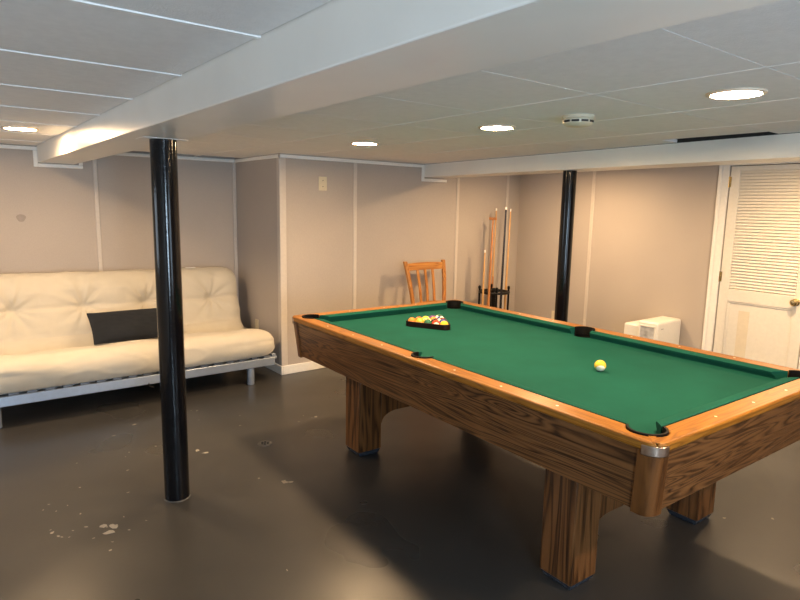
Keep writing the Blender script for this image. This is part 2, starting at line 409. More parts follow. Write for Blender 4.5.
baseb('baseboard_center', XS, XR-.014, YW-.014, YW)
baseb('baseboard_right', XR-.014, XR, 2.60, YW-.014)
# ---- smudge left on the wall panel above the futon
sm = MB().prism([(.573+.034*math.cos(k)*(1+.15*math.sin(3*k)), 1.396+.032*math.sin(k)) for k in [2*PI*i/14 for i in range(14)]], 0, .0012, 0,
                Matrix.Translation((0, YF, 0)) @ Matrix.Rotation(PI/2, 4, 'X'))
tag(sm.build('wall_smudge', plain('smudge', (.31, .27, .235), .6)), 'small round grey smudge on the wall panel above the futon', 'smudge')
# ---- door with louvred upper panel
do = empty('door_1', (XR, 0, 0)); struct(do, 'white door with a louvred upper half and a recessed lower panel')
DX = -.004   # leaf face is almost flush with the wall
y0, y1 = DY0+.006, DY1-.006; st = .078
lf = MB(); lf.box(DX, DX+.036, y0, y0+st, .012, DZ-.006); lf.box(DX, DX+.036, y1-st, y1, .012, DZ-.006)
for za, zb in ((.012, .20), (.775, .885), (DZ-.045, DZ-.006)): lf.box(DX, DX+.036, y0+st, y1-st, za, zb)
lf.build('door_leaf', M['door'], do, bevel=.003)
lv = MB(); k = 0; z = .897
while z < DZ-.05:
    lv.box(-.017, .017, y0+st-.002, y1-st+.002, -.003, .003, 0, Matrix.Translation((DX+.018, 0, z+.008)) @ Matrix.Rotation(math.radians(-55), 4, 'Y')); z += .0262
lv.build('louver_panel', M['door'], do)
pn = MB().box(DX+.014, DX+.024, y0+st-.004, y1-st+.004, .196, .779)
pn.build('lower_panel', M['door'], do)
pa = MB().box(DX+.0125, DX+.0142, 2.22, 2.31, .21, .70).build('paint_patch', M['dooraged'], do); pa['label'] = 'yellowed paint patch'
mo = MB(); ya, yb, za, zb = y0+st, y1-st, .20, .775
for q in ((ya, yb, za, za+.016), (ya, yb, zb-.016, zb), (ya, ya+.016, za+.016, zb-.016), (yb-.016, yb, za+.016, zb-.016)): mo.box(DX+.006, DX+.016, *q)
mo.build('panel_moulding', M['door'], do, bevel=.004)
kb = MB(); q = Matrix.Translation((DX, y0+.066, .835)) @ Matrix.Rotation(-PI/2, 4, 'Y')
kb.lathe([(.001, -.001), (.031, 0), (.031, .006), (.013, .010), (.011, .028), (.020, .034), (.028, .044), (.028, .056), (.018, .066), (.001, .068)], mat=q, seg=24)
kn = kb.build('door_knob', M['brass'], do, smooth=True); kn['label'] = 'brass knob'
for z in (1.815, .985, .22):
    hg = MB().rod((DX-.005, DY1-.002, z-.045), (DX-.005, DY1-.002, z+.045), .0065, seg=10); hg.box(DX-.003, DX, DY1-.018, DY1-.006, z-.044, z+.044)
    o = hg.build('hinge', M['brass'], do); o['label'] = 'brass hinge'
MB().box(.05, .08, DY0-.05, DY1+.05, 0, DZ+.05).build('closet_backing', M['void_shade'], do)  # near-black sheet: the shade behind the louvres is put into its colour
t = MB(); 
for a, b_ in ((DY1+.004, DY1+.096), (DY0-.096, DY0-.004)):
    t.box(XR-.014, XR, a, b_, 0, DZ+.02); t.box(XR-.022, XR-.014, a+.055 if a > 2 else a+.004, b_-.004 if a > 2 else b_-.055, 0, DZ+.02)
t.box(XR-.014, XR, DY0-.004, DY1+.004, DZ, DZ+.02); trim(t)

# ------------------------------------------------------------------ support posts
def post(x, y, r, top, label):
    p = tag(empty('support_post', (x, y, 0)), label, 'post', 'steel support posts')
    MB().lathe([(r, .004), (r, top-.003)], seg=40, cap=True).build('shaft', M['pole'], p, smooth=True)
    o = MB().lathe([(r+.005, .0), (r+.004, .002), (r+.001, .004)], seg=32).build('base_seam', plain('grey_caulk', (.07, .066, .06), .7), p, smooth=True)
    MB().box(-r-.045, r+.035, -r-.004, r+.004, top-.003, top).build('top_plate', M['beam'], p, bevel=.002)
    return p
post(.914, 3.088, .0625, ZB, 'glossy black round post under the near beam, in front of the futon')
post(3.975, 3.00, .053, ZB+.004, 'glossy black round post under the far beam, behind the pool table')

# ------------------------------------------------------------------ recessed lights
def downlight(x, y, label):
    p = tag(empty('ceiling_light', (x, y, ZC)), label, 'ceiling light', 'recessed ceiling lights')
    MB().lathe([(.083, -.001), (.086, -.008), (.100, -.006), (.102, .0), (.083, .0)], seg=40, cap=False).build('trim_ring', M['ring'], p, smooth=True)
    MB().lathe([(.083, -.0045), (.06, -.0055), (.001, -.006)], seg=40, cap=True).build('diffuser', M['warm'], p)
downlight(.47, 4.485, 'lit recessed light in the left ceiling, above the futon')
downlight(2.444, 3.60, 'lit recessed light farthest along the middle ceiling, nearest the chair wall')
downlight(2.46, 2.352, 'lit recessed light in the middle ceiling beside the smoke detector')
downlight(2.374, 1.076, 'largest lit recessed light, in the tiles above the near end of the table')
downlight(4.66, 3.68, 'recessed light hidden beyond the far beam, lighting the cue corner')
downlight(2.38, -.40, 'unseen recessed light added to brighten the near end of the table')  # out-of-view lamp added to brighten the table's end face
downlight(4.70, 1.55, 'recessed light hidden beyond the far beam, lighting the louvred door')
# smoke detector
sd = tag(empty('smoke_detector', (2.435, 1.81, ZC)), 'round ivory smoke detector on the ceiling tiles over the pool table', 'smoke detector')
MB().lathe([(.074, 0), (.074, -.012), (.070, -.016)], seg=36).build('base', M['smoke'], sd, smooth=True)
MB().lathe([(.068, -.016), (.071, -.020), (.069, -.036), (.055, -.046), (.001, -.048)], seg=36).build('cover', M['smoke'], sd, smooth=True)
for k in range(4):
    a = -2.36 + (k-1.5)*.62
    MB().box(.0685, .0715, -.017, .017, -.033, -.024, 0, Matrix.Rotation(a, 4, 'Z')).build('vent_slot', M['slot'], sd)
# wall plates
def plate(name, label, cat, center, axis, w_, h_, outlet=True):
    p = tag(empty(name, center, 0 if axis == 'y' else -PI/2), label, cat)     # local -Y is out of the wall
    MB().box(-w_/2, w_/2, -.006, 0, -h_/2, h_/2).build('cover_plate', M['ivory'], p, bevel=.002)
    for z in (-.027, .027):
        if outlet:
            MB().box(-.016, .016, -.008, -.005, z-.013, z+.013).build('socket', M['ivory'], p, bevel=.003)
        else:
            MB().rod((0, -.005, z*1.0), (0, -.008, z*1.0), .004, seg=10).build('screw', M['slot'], p)
    return p
plate('blank_wall_plate', 'ivory blank plate with two dark screws, high on the wall right of the recess corner', 'wall plate', (2.857, YW, 1.743), 'y', .084, .125, False)
plate('wall_outlet', 'ivory outlet low on the right wall, beside the far black post', 'outlet', (XR, 4.285, .345), 'x', .07, .115)
plate('wall_outlet', 'ivory outlet low on the recess side wall, at the end of the futon', 'outlet', (XS, 5.42, .376), 'x', .07, .115)
# floor drain
fd = tag(empty('floor_drain', (1.604, 3.49, 0)), 'small round iron drain cover set in the floor', 'drain')
MB().lathe([(.047, 0), (.046, .003), (.036, .004), (.035, .002)], seg=32, cap=True).build('rim', M['iron'], fd, smooth=True)
gr = MB()
for k in range(7):
    x, y = (0, 0) if k == 6 else (.021*math.cos(k*PI/3), .021*math.sin(k*PI/3)); gr.lathe([(.0075, .0022), (.0075, .0046)], (x, y, 0), 10)
gr.build('grate', M['slot'], fd)

# ------------------------------------------------------------------ pool table
A, B = .751, 1.355                  # half width, half length
W = .098; CU = .052                 # wooden rail width, cushion width
ZR, ZF = .800, .757                 # rail top, felt
PT = tag(empty('pool_table', (2.587, 2.277, 0), math.radians(-1.6)), 'oak pool table with green felt bed and square legs', 'pool table')
CO = .114; cp = [(sx*(A-CO), sy*(B-CO)) for sx in (-1, 1) for sy in (-1, 1)]; RP = .070
RS = .066; SO = .100; sp = [(sx*(A-SO), 0) for sx in (-1, 1)]
# felt bed: rectangle with pocket cut-outs
def bed_poly(ax, by):
    P = []
    xi, yi = ax, by
    # go counter-clockwise from right side pocket up
    def corner(sx, sy):
        cx, cy = sx*(A-CO), sy*(B-CO)
        pts = []
        n = 16
        # arc from one edge to the other passing inside
        dx = math.sqrt(max(RP**2-(yi-abs(cy))**2, 0)); dy = math.sqrt(max(RP**2-(xi-abs(cx))**2, 0))
        p0 = (sx*xi, cy - sy*dy); p1 = (cx - sx*dx, sy*yi)
        a0 = math.atan2(p0[1]-cy, p0[0]-cx); a1 = math.atan2(p1[1]-cy, p1[0]-cx)
        mid = math.atan2(-sy, -sx)
        # unwrap so that the arc goes through mid
        def un(a, ref):
            while a-ref > PI: a -= 2*PI
            while a-ref < -PI: a += 2*PI
            return a
        a0, a1 = un(a0, mid), un(a1, mid)
        return [(cx+RP*math.cos(a0+(a1-a0)*i/n), cy+RP*math.sin(a0+(a1-a0)*i/n)) for i in range(n+1)]
    def side(sx):
        cx = sx*(A-SO); dy = math.sqrt(RS**2-(xi-abs(cx))**2)
        a = math.atan2(dy, (xi-abs(cx)))
        return [(cx+sx*RS*math.cos(t_), RS*math.sin(t_)) for t_ in [a+(2*PI-2*a)*i/16 for i in range(17)]]
    P += corner(1, 1) + corner(-1, 1)[::-1]
    P += side(-1) + corner(-1, -1) + corner(1, -1)[::-1] + side(1)[::-1]
    return P
MB().prism(bed_poly(A-W-.004, B-W-.004), ZF-.030, ZF).build('felt_bed', M['felt'], PT)
# cushions
prof = [(0, .8005), (.012, .8015), (.044, .797), (.052, .793), (.051, .786), (.040, .772), (.036, ZF+.0005), (0, ZF+.0005)]
def cushion(fn, s0, s1, k0, k1):
    """fn maps (u, s) to table x, y; ends are cut back by k*(u)"""
    mb = MB(); R = []
    n = 24
    for i in range(n+1):
        t_ = i/n; R.append([])
        for u, z in prof:
            a = s0 + k0*u; b_ = s1 - k1*u; x, y = fn(u, a+(b_-a)*t_); R[-1].append(Vector((x, y, z)))
    mb.rings(R, True); return mb.build('cushion', M['felt'], PT, smooth=True)
for sx in (-1, 1):
    fn = lambda u, s, sx=sx: (sx*(A-W-u), s)
    cushion(fn, -(B-W-.078), -.062, 1.0, .3); cushion(fn, .062, (B-W-.078), .3, 1.0)
for sy in (-1, 1):
    cushion(lambda u, s, sy=sy: (s, sy*(B-W-u)), -(A-W-.078), (A-W-.078), 1.0, 1.0)
# wooden rail caps with pocket notches
def long_rail(sx):
    xi = A-W
    P = [(A, 0)]
    P = []
    RC = .055
    def cpt(sy):
        cx, cy = A-CO, B-CO
        # arc of the pocket circle from the mitre to the inner edge x = xi
        a_m = PI/4; dx = xi-cx
        a_e = -math.acos(max(-1, min(1, dx/RP)))
        pts = [(cx+RP*math.cos(a_m+(a_e-a_m)*i/10), cy+RP*math.sin(a_m+(a_e-a_m)*i/10)) for i in range(11)]
        return [(x, sy*y) for x, y in pts]
    oc = [(A-RC+RC*math.cos(t_), B-RC+RC*math.sin(t_)) for t_ in (0, PI/16, PI/8, 3*PI/16, PI/4)]
    P = [(x, -y) for x, y in oc][::-1] + oc + cpt(1)
    dx = xi-(A-SO); a = math.acos(dx/RS)
    P += [(A-SO+RS*math.cos(t_), RS*math.sin(t_)) for t_ in [a-2*a*i/14 for i in range(15)]]
    P += cpt(-1)[::-1]
    return [(sx*x, y) for x, y in P]
def short_rail(sy):
    yi = B-W; RC = .055; cx, cy = A-CO, B-CO
    a_m = PI/4; a_e = PI/2 + math.acos(max(-1, min(1, (yi-cy)/RP)))
    c_ = [(cx+RP*math.cos(a_m+(a_e-a_m)*i/10), cy+RP*math.sin(a_m+(a_e-a_m)*i/10)) for i in range(11)]
    oc = [(A-RC+RC*math.cos(t_), B-RC+RC*math.sin(t_)) for t_ in (PI/4, 5*PI/16, 3*PI/8, 7*PI/16, PI/2)]
    P = oc + [(-x, y) for x, y in oc][::-1] + [(-x, y) for x, y in c_] + c_[::-1]
    return [(x, sy*y) for x, y in P]
for s in (-1, 1):
    MB().prism(long_rail(s), .766, ZR).build('rail', M['railY'], PT, bevel=.015, seg=4)
    MB().prism(short_rail(s), .766, ZR).build('rail', M['railX'], PT, bevel=.015, seg=4)
# pockets
def pocket(cx, cy, r, a0, a1, nm='pocket'):
    mb = MB(); n = 28
    # lining wall above the bed, only on the outer side
    for (ri, ro, z0, z1) in ((r-.009, r-.0005, ZF-.002, ZR+.005),):
        pts_i = [(cx+ri*math.cos(a0+(a1-a0)*i/n), cy+ri*math.sin(a0+(a1-a0)*i/n)) for i in range(n+1)]
        pts_o = [(cx+ro*math.cos(a0+(a1-a0)*i/n), cy+ro*math.sin(a0+(a1-a0)*i/n)) for i in range(n+1)]
        R = [[Vector((*i_, z0)), Vector((*o_, z0)), Vector((*o_, z1)), Vector((*i_, z1))] for i_, o_ in zip(pts_i, pts_o)]
        mb.rings(R, True)
    mb.lathe([(r-.004, ZF-.031), (r-.006, ZF-.12), (.03, ZF-.15), (.001, ZF-.15)], (cx, cy, 0), 28, cap=False)
    mb.lathe([(r-.0035, ZF-.004), (r-.004, ZF-.031)], (cx, cy, 0), 28, cap=False)
    return mb.build('pocket', M['leather'], PT, smooth=True)
for cx, cy in cp:
    a = math.atan2(cy/abs(cy), cx/abs(cx)); pocket(cx, cy, RP, a-1.95, a+1.95)
for cx, cy in sp:
    a = 0 if cx > 0 else PI; pocket(cx, cy, RS, a-1.75, a+1.75)
# sights
def sight(x, y): MB().lathe([(.0055, ZR-.001), (.0055, ZR+.0006)], (x, y, 0), 12).build('sight', M['sight'], PT)
for sx in (-1, 1):
    for sy in (-1, 1):
        for k in (1, 2, 3): sight(sx*(A-.045), sy*(B-.15)*k/4)
for sy in (-1, 1):
    for k in (-1, 0, 1): sight(k*(A-.15)/2, sy*(B-.045))
# cabinet sides, corner posts and caps
ZA0, ZA1 = .530, .767
TP0, TP1, TH = .040, .016, .014          # the cabinet leans in towards its lower edge
for sx in (-1, 1):
    R = [[Vector((sx*(A-o_), y, z)) for o_, z in ((TP0, ZA0), (TP1, ZA1), (TP1+TH, ZA1), (TP0+TH, ZA0))] for y in (-(B-.080), B-.080)]
    MB().rings(R).build('side_apron', M['woodY'], PT, bevel=.002)
for sy in (-1, 1):
    R = [[Vector((x, sy*(B-o_), z)) for o_, z in ((TP0, ZA0), (TP1, ZA1), (TP1+TH, ZA1), (TP0+TH, ZA0))] for x in (-(A-.080), A-.080)]
    MB().rings(R).build('end_apron', M['woodX'], PT, bevel=.002)
def corner_poly(sx, sy, out, size, rc):
    x1, y1 = A-out, B-out
    th_ = .030; ri = max(rc-th_, .006)
    P = [(x1-th_, y1-size), (x1, y1-size)] + [(x1-rc+rc*math.cos(t_), y1-rc+rc*math.sin(t_)) for t_ in [PI/2*i/8 for i in range(9)]] + [(x1-size, y1), (x1-size, y1-th_)]
    P += [(x1-th_-ri+ri*math.cos(t_), y1-th_-ri+ri*math.sin(t_)) for t_ in [PI/2*(8-i)/8 for i in range(9)]]
    return [(sx*x, sy*y) for x, y in P]
for sx in (-1, 1):
    for sy in (-1, 1):
        R = [[Vector((x, y, z)) for x, y in corner_poly(sx, sy, o_, .074, .046)] for o_, z in ((TP0-.010, ZA0-.008), (TP1-.010, ZA1-.002))]
        p = MB().rings(R).build('corner_post', M['postZ'], PT, bevel=.003)
        a = math.atan2(sy, sx); q = [(A-.055+r_*math.cos(t_), B-.055+r_*math.sin(t_)) for r_ in (.0575, .046) for t_ in ([PI*(-.05+.6*i/14) for i in range(15)] if r_ > .05 else [PI*(.55-.6*i/14) for i in range(15)])]
        o = MB().prism([(sx*x, sy*y) for x, y in q], .752, .789).build('corner_cap', M['cap'], PT, bevel=.004); o['label'] = 'brushed metal corner cap'
        cx, cy = sx*(A-CO), sy*(B-CO)
        st_ = MB().box(RP-.004, RP+.062, -.012, .011, ZR-.001, ZR+.0012, 0, Matrix.Translation((cx, cy, 0)) @ Matrix.Rotation(a, 4, 'Z'))
        st_.build('mitre_plate', M['railX'], PT)
# legs and cross panels (world positions turned into table space)
inv = PT.matrix_basis.inverted()
LEG = .083
LX = (-.532, .450); LYY = (-.885, .729)
LEGS = {LYY[0]: ((-.542, -.878), (.408, -.897)), LYY[1]: ((-.547, .729), (.450, .729))}
for ly in LYY:
    for lx, y_ in LEGS[ly]:
        l = MB().box(lx-LEG, lx+LEG, y_-LEG, y_+LEG, .030, .725).build('leg', M['woodZ'], PT, bevel=.006)
        R = [[Vector((lx+sx*k, y_+sy*k, z)) for sx, sy in ((-1, -1), (1, -1), (1, 1), (-1, 1))] for k, z in ((.066, 0), (.070, .006), (.077, .024), (.078, .030))]
        MB().rings(R).build('foot', M['foot'], l, bevel=.003)
    x0, x1 = LX[0]+LEG, LX[1]-LEG; zc, zt = .165, .235
    P = [(x0, .725), (x0, zc), (x0+.035, zc)]
    P += [(x0+.035+.12*(1-math.cos(t_)), zc+(zt-zc)*math.sin(t_)) for t_ in [PI/2*i/8 for i in range(1, 9)]]
    Q = [(x1-(x-x0), z) for x, z in P][::-1]
    MB().prism(P+Q, -.015, .015, 0, Matrix.Translation((0, ly, 0)) @ Matrix.Rotation(PI/2, 4, 'X')).build('leg_panel', M['woodZ'], PT, bevel=.003)

# ------------------------------------------------------------------ balls and rack
def uv_ball(name, m, loc, rot, label, grp=None):
    bm = bmesh.new(); bmesh.ops.create_uvsphere(bm, u_segments=32, v_segments=16, radius=BR); me = bpy.data.meshes.new(name); bm.to_mesh(me); bm.free()
    me.materials.append(m); me.polygons.foreach_set('use_smooth', [True]*len(me.polygons))
    o = bpy.data.objects.new(name, me); COL.objects.link(o); o.location = loc; o.rotation_euler = rot; return tag(o, label, 'ball', grp)
BR = .0286
uv_ball('billiard_ball', ball_mat('ball_lone', (.80, .50, .05), True), (2.575, 1.690, ZF+BR), (math.radians(-52), math.radians(15), math.radians(-38)), 'yellow and white ball lying alone on the green felt')
RO = (2.516, 2.975); ang = math.radians(-63.2)         # centre of the rack's near side and its direction
ex = Vector((math.cos(ang), math.sin(ang), 0)); ey = Vector((-ex.y, ex.x, 0))
RKM = Matrix(((ex.x, ey.x, 0, RO[0]), (ex.y, ey.y, 0, RO[1]), (0, 0, 1, ZF), (0, 0, 0, 1)))
cY, cO, cR, cG, cP, cB, cM, cK = (.78, .50, .04), (.80, .24, .03), (.62, .05, .02), (.02, .12, .06), (.09, .03, .16), (.02, .05, .25), (.16, .03, .02), (.012, .012, .012)
rows = [[('orange', cO, 0), ('yellow', (.85, .42, .03), 0), ('dark green', cG, 0), ('red', cR, 1), ('yellow', cY, 0)],
        [('orange-red', (.75, .15, .03), 0), ('yellow', cY, 1), ('black', cK, 0), ('blue', cB, 0)],
        [('yellow-green', (.62, .55, .06), 0), ('orange', cO, 1), ('maroon', cM, 1)],
        [('purple', cP, 0), ('blue', cB, 1)], [('green', cG, 1)]]
ordn = ['leftmost', 'second from left', 'third from left', 'second from right', 'rightmost']
lab = {(0, 0): 'solid orange ball at the left end of the rack\'s nearest row',
 (0, 1): 'golden yellow ball, second from left in the rack\'s nearest row', (0, 2): 'dark green ball in the middle of the rack\'s nearest row',
 (0, 3): 'red and white ball, second from right in the rack\'s nearest row', (0, 4): 'yellow ball at the right end of the rack\'s nearest row',
 (1, 0): 'orange-red ball at the left end of the rack\'s second row', (1, 1): 'yellow and white striped ball in the rack\'s second row',
 (1, 2): 'black ball in the middle of the racked balls', (1, 3): 'blue ball at the right end of the rack\'s second row',
 (2, 0): 'yellow-green ball at the left end of the rack\'s third row', (2, 1): 'orange and white striped ball in the rack\'s third row',
 (2, 2): 'maroon and white striped ball at the right end of the rack\'s third row', (3, 0): 'purple ball behind the yellow-green one in the rack',
 (3, 1): 'blue and white striped ball in the rack\'s fourth row', (4, 0): 'green and white striped ball at the rack\'s far corner'}
IN = BR*2
y_in = .012                                           # inner face of the near side
for r_, row in enumerate(rows):
    for k, (nm, col, stp) in enumerate(row):
        u = (k-(len(row)-1)/2)*(IN+.0006); v = y_in+BR+.001+r_*(IN+.0006)*math.sqrt(3)/2
        p = RKM @ Vector((u, v, BR))
        uv_ball('billiard_ball', ball_mat('ball_'+nm.replace(' ', '_')+('_stripe' if stp else ''), col, stp), p, (random.uniform(-.5, .5), PI/2+random.uniform(-.5, .5), random.uniform(0, 6)), lab[(r_, k)], 'racked balls')
# triangle frame: outer and inner rounded triangles
def tri(rr, off):
    side = 4*(IN+.0006); yb = y_in+BR+.001; hgt = side*math.sqrt(3)/2
    V = [(-side/2, yb), (side/2, yb), (0, yb+hgt)]; P = []
    for (x, y), a0 in zip(V, (PI*7/6-PI/3, -PI/2, PI/6)):
        for i in range(9):
            t_ = a0 + (2*PI/3)*i/8; P.append((x+rr*math.cos(t_), y+rr*math.sin(t_)))
    return P
ti, to = tri(BR+.0015, 0), tri(BR+.0125, 0); rk = MB(); z0, z1 = .0005, .036
n = len(ti)
vs = [RKM @ Vector((*p, z)) for z in (z0, z1) for P in (ti, to) for p in P]
fs = []
for i in range(n):
    j = (i+1) % n
    fs += [(i, j, 2*n+j, 2*n+i), (n+i, n+j, 3*n+j, 3*n+i), (i, j, n+j, n+i), (2*n+i, 2*n+j, 3*n+j, 3*n+i)]
rk.add(vs, fs)
tr = tag(rk.build('triangle_rack', M['rack'], None, bevel=.002), 'dark wooden triangle rack holding the balls on the green felt', 'ball rack')

# ------------------------------------------------------------------ wooden chair by the wall
CH = tag(empty('wooden_chair', (3.965, 4.50, 0)), 'honey-coloured wooden slat-back chair by the wall behind the pool table', 'chair')
seat = [(-.19, .155), (.19, .155), (.215, -.05), (.20, -.21), (.12, -.235), (-.12, -.235), (-.20, -.21), (-.215, -.05)]
MB().prism(seat, .425, .455).build('seat', M['pine'], CH, bevel=.01, seg=3)
def backpt(t_, s): return Vector((s, .135+.02*t_+.075*t_*t_, .44+.566*t_))
for sx in (-1, 1):
    lg = MB()
    R = []
    for a in range(9):
        t_ = a/8; c0 = backpt(t_, sx*(.192+.062*t_)); hw, hd = .0175+.003*t_, .015
        R.append([c0+Vector((sx_*hw, sy_*hd, 0)) for sx_, sy_ in ((-1, -1), (1, -1), (1, 1), (-1, 1))])
    R0 = [[Vector((sx*.185+a*.016, .155+b_*.016, 0)) for a, b_ in ((-1, -1), (1, -1), (1, 1), (-1, 1))]]
    lg.rings(R0+R).build('rear_leg', M['pine'], CH, bevel=.006)
    MB().bar((sx*.180, -.20, 0), (sx*.165, -.175, .43), .034, .034).build('front_leg', M['pine'], CH, bevel=.006)
    MB().bar((sx*.176, -.187, .20), (sx*.186, .145, .20), .02, .022, (0, 0, 1)).build('stretcher', M['pine'], CH, bevel=.004)
MB().bar((-.172, -.187, .25), (.172, -.187, .25), .02, .022, (0, 0, 1)).build('stretcher', M['pineX'], CH, bevel=.004)
def crossrail(t0, t1, nm):
    mb = MB(); R = []
    for i in range(13):
        q = -1+2*i/12; arch = .008*(1-q*q)
        def P_(t_, d_): 
            p = backpt(t_, q*(.192+.062*t_-.012)); p.y += d_-.0*(1-q*q)+.018*(1-q*q); return p
        R.append([P_(t0, -.010), P_(t0, .010), P_(t1, .010)+Vector((0, 0, arch)), P_(t1, -.010)+Vector((0, 0, arch))])
    return mb.rings(R).build(nm, M['pineX'], CH, bevel=.004)
crossrail(.835, .955, 'top_rail'); crossrail(.20, .255, 'lower_rail')
for k in (-1, 0, 1):
    mb = MB(); R = []
    for a in range(9):
        t_ = .235+.61*a/8; c0 = backpt(t_, k*(.083+.020*t_)); c0.y += .015; hw = .0155
        R.append([c0+Vector((x, y, 0)) for x, y in ((-hw, -.006), (hw, -.006), (hw, .006), (-hw, .006))])
    mb.rings(R).build('slat', M['pine'], CH, bevel=.003)

# ------------------------------------------------------------------ cue stand and cues
CX, CY, CR = 4.898, 4.622, .162
CS = tag(empty('cue_stand', (CX, CY, 0)), 'black round floor stand holding cues in the far corner', 'cue stand')
MB().lathe([(.235, 0), (.235, .020), (.215, .029)], seg=48).build('base', M['black'], CS, smooth=True)
MB().tube([(CR*math.cos(2*PI*i/48), CR*math.sin(2*PI*i/48), .628) for i in range(48)], .014, 10, True).build('ring', M['black'], CS, smooth=True)
MB().lathe([(.034, .026), (.026, .06), (.026, .625), (.031, .64), (.024, .668), (.001, .673)], seg=24).build('column', M['black'], CS, smooth=True)
for k in range(4):
    a = 2*PI*k/4 + 2.44
    MB().rod((.02*math.cos(a), .02*math.sin(a), .628), (CR*math.cos(a), CR*math.sin(a), .628), .006, seg=8).build('spoke', M['black'], CS, smooth=True)
for a in (2.48, -.66, .95, -2.2):
    MB().lathe([(.011, .026), (.011, .66), (.015, .665), (.015, .69), (.001, .70)], (CR*math.cos(a), CR*math.sin(a), 0), 14).build('upright', M['black'], CS, smooth=True)
def cue(name, label, foot, at_, zt, shaft, butt, rb=.0155, rt=.0075, ferrule=True, joint=.75):
    d0 = Vector(at_)-Vector(foot)
    def inring(p):
        v = Vector((p[0]-CX, p[1]-CY)); v = v*(.193/v.length if v.length > .12 else 1); return (CX+v.x, CY+v.y)
    foot = inring(foot); at_ = tuple(Vector(foot)+d0)
    F = Vector((*foot, .0295)); D = (Vector((*at_, 1.1))-Vector((*foot, .03))).normalized()
    Ln = (zt-.0295)/D.z
    o = tag(empty(name, F), label, 'cue', 'cues in the stand')
    q = D.to_track_quat('Z', 'Y').to_matrix().to_4x4()
    zj = min(joint, Ln*.5); rj = rb+(rt-rb)*zj/Ln
    MB().lathe([(rb*.9, 0), (rb, .01), (rj, zj)], seg=14, mat=q).build('butt', butt, o, smooth=True)
    e = .028 if ferrule else 0
    MB().lathe([(rj, zj), (rt, Ln-e)], seg=14, mat=q).build('shaft', shaft, o, smooth=True)
    if ferrule: MB().lathe([(rt*1.12, Ln-e), (rt*1.12, Ln-.004), (rt*.6, Ln)], seg=14, mat=q).build('ferrule', M['ferrule'], o, smooth=True)
    return o, q, Ln
def lean(b, t, z0, z1):   # x, y at z=1.1 and foot x, y from two heights
    pass
cue('pool_cue', 'short cue with a white tip, leftmost in the corner stand', (4.729, 4.609), (4.733, 4.606), 1.10, M['maple'], M['maple'])
cue('pool_cue', 'orange-brown cue with no white tip, second from left in the stand', (4.742, 4.552), (4.756, 4.541), 1.29, M['rosewood'], M['rosewood'], rt=.010, ferrule=False)
br, q, Ln = cue('bridge_stick', 'brown bridge stick with a crosspiece near its top, in the stand', (4.915, 4.732), (4.930, 4.722), 1.43, M['rosewood'], M['rosewood'], rt=.009, ferrule=False)
qh = q @ Matrix.Rotation(-.66, 4, 'Z') if abs((q @ Vector((1, 0, 0))).x) > .7 else q @ Matrix.Rotation(-.66+PI/2, 4, 'Z')
bh = MB(); bh.box(-.045, .045, -.006, .006, Ln-.01, Ln+.012, 0, qh)
for x in (-.036, -.012, .012, .036): bh.box(x-.006, x+.006, -.006, .006, Ln+.012, Ln+.022, 0, qh)
bh.build('bridge_head', M['rosewood'], br, bevel=.002)
cue('pool_cue', 'light wood cue with white tip just left of the dark cue', (5.010, 4.767), (5.020, 4.760), 1.55, M['maple'], M['rosewood'])
cue('pool_cue', 'black cue with a white tip in the corner stand', (4.828, 4.472), (4.838, 4.464), 1.565, plain('cue_black', (.02, .016, .016), .25), plain('cue_black_butt', (.015, .012, .012), .25), rt=.009)
cue('pool_cue', 'light wood cue with white tip, rightmost in the corner stand', (5.084, 4.634), (5.096, 4.624), 1.545, M['maple'], M['maple'])

# ------------------------------------------------------------------ white dehumidifier
DH = tag(empty('dehumidifier', (5.115, 2.795, 0)), 'white boxy dehumidifier standing by the right wall behind the pool table', 'dehumidifier')
MB().box(0, .42, 0, .20, .03, .552).build('body', M['white'], DH, bevel=.022, seg=4)
MB().box(.03, .41, .19, .36, .03, .497).build('rear_housing', M['white'], DH, bevel=.018, seg=4)
fr = MB()
for q in ((.018, .185, .50, .515), (.018, .185, .20, .215), (.018, .034, .215, .50), (.169, .185, .215, .50)): fr.box(-.007, .002, *q)
fr.build('tank_frame', M['white'], DH, bevel=.003)
MB().box(-.003, .004, .034, .169, .215, .50).build('water_tank', M['tank'], DH)
MB().box(.055, .095, -.0015, .001, .485, .492).build('badge', plain('badge_grey', (.35, .35, .35), .4), DH)
for x in (.05, .325):
    for y in (.05, .26): MB().lathe([(.018, 0), (.02, .015), (.018, .032)], (x, y, 0), 14).build('caster', M['black'], DH, smooth=True)

# ------------------------------------------------------------------ futon
FU = tag(empty('futon_sofa', (0, 0, 0)), 'cream futon sofa on a silver metal frame against the back wall', 'sofa')
FX0, FX1 = .05, 2.285
MB().box(FX0, FX1, 4.735, 4.775, .150, .222).build('front_rail', M['silver'], FU, bevel=.006)
MB().box(FX0, FX1, 5.52, 5.56, .150, .222).build('back_rail', M['silver'], FU, bevel=.006)
MB().box(FX0, FX1-.12, 5.02, 5.05, .155, .195).build('inner_rail', M['silver'], FU, bevel=.004)
for x in (FX0, FX1-.035): MB().box(x, x+.035, 4.775, 5.52, .160, .215).build('side_rail', M['silver'], FU, bevel=.004)
for x in (.232, 2.073):
    for y in (4.775, 5.50): MB().lathe([(.029, 0), (.031, .004), (.031, .155)], (x, y, 0), 24).build('leg', M['silver'], FU, smooth=True)
for k in range(20):
    x = FX0+.07+k*(FX1-FX0-.14)/19
    MB().box(x-.032, x+.032, 4.745, 5.55, .222, .2385).build('slat', M['steel'], FU, bevel=.004)
hb = MB(); hb.box(FX1-.004, FX1+.035, 4.79, 4.84, .215, .235); hb.rod((FX1+.005, 4.81, .20), (FX1+.045, 4.81, .20), .016, seg=14); hb.build('hinge_bracket', M['silver'], FU, bevel=.002)
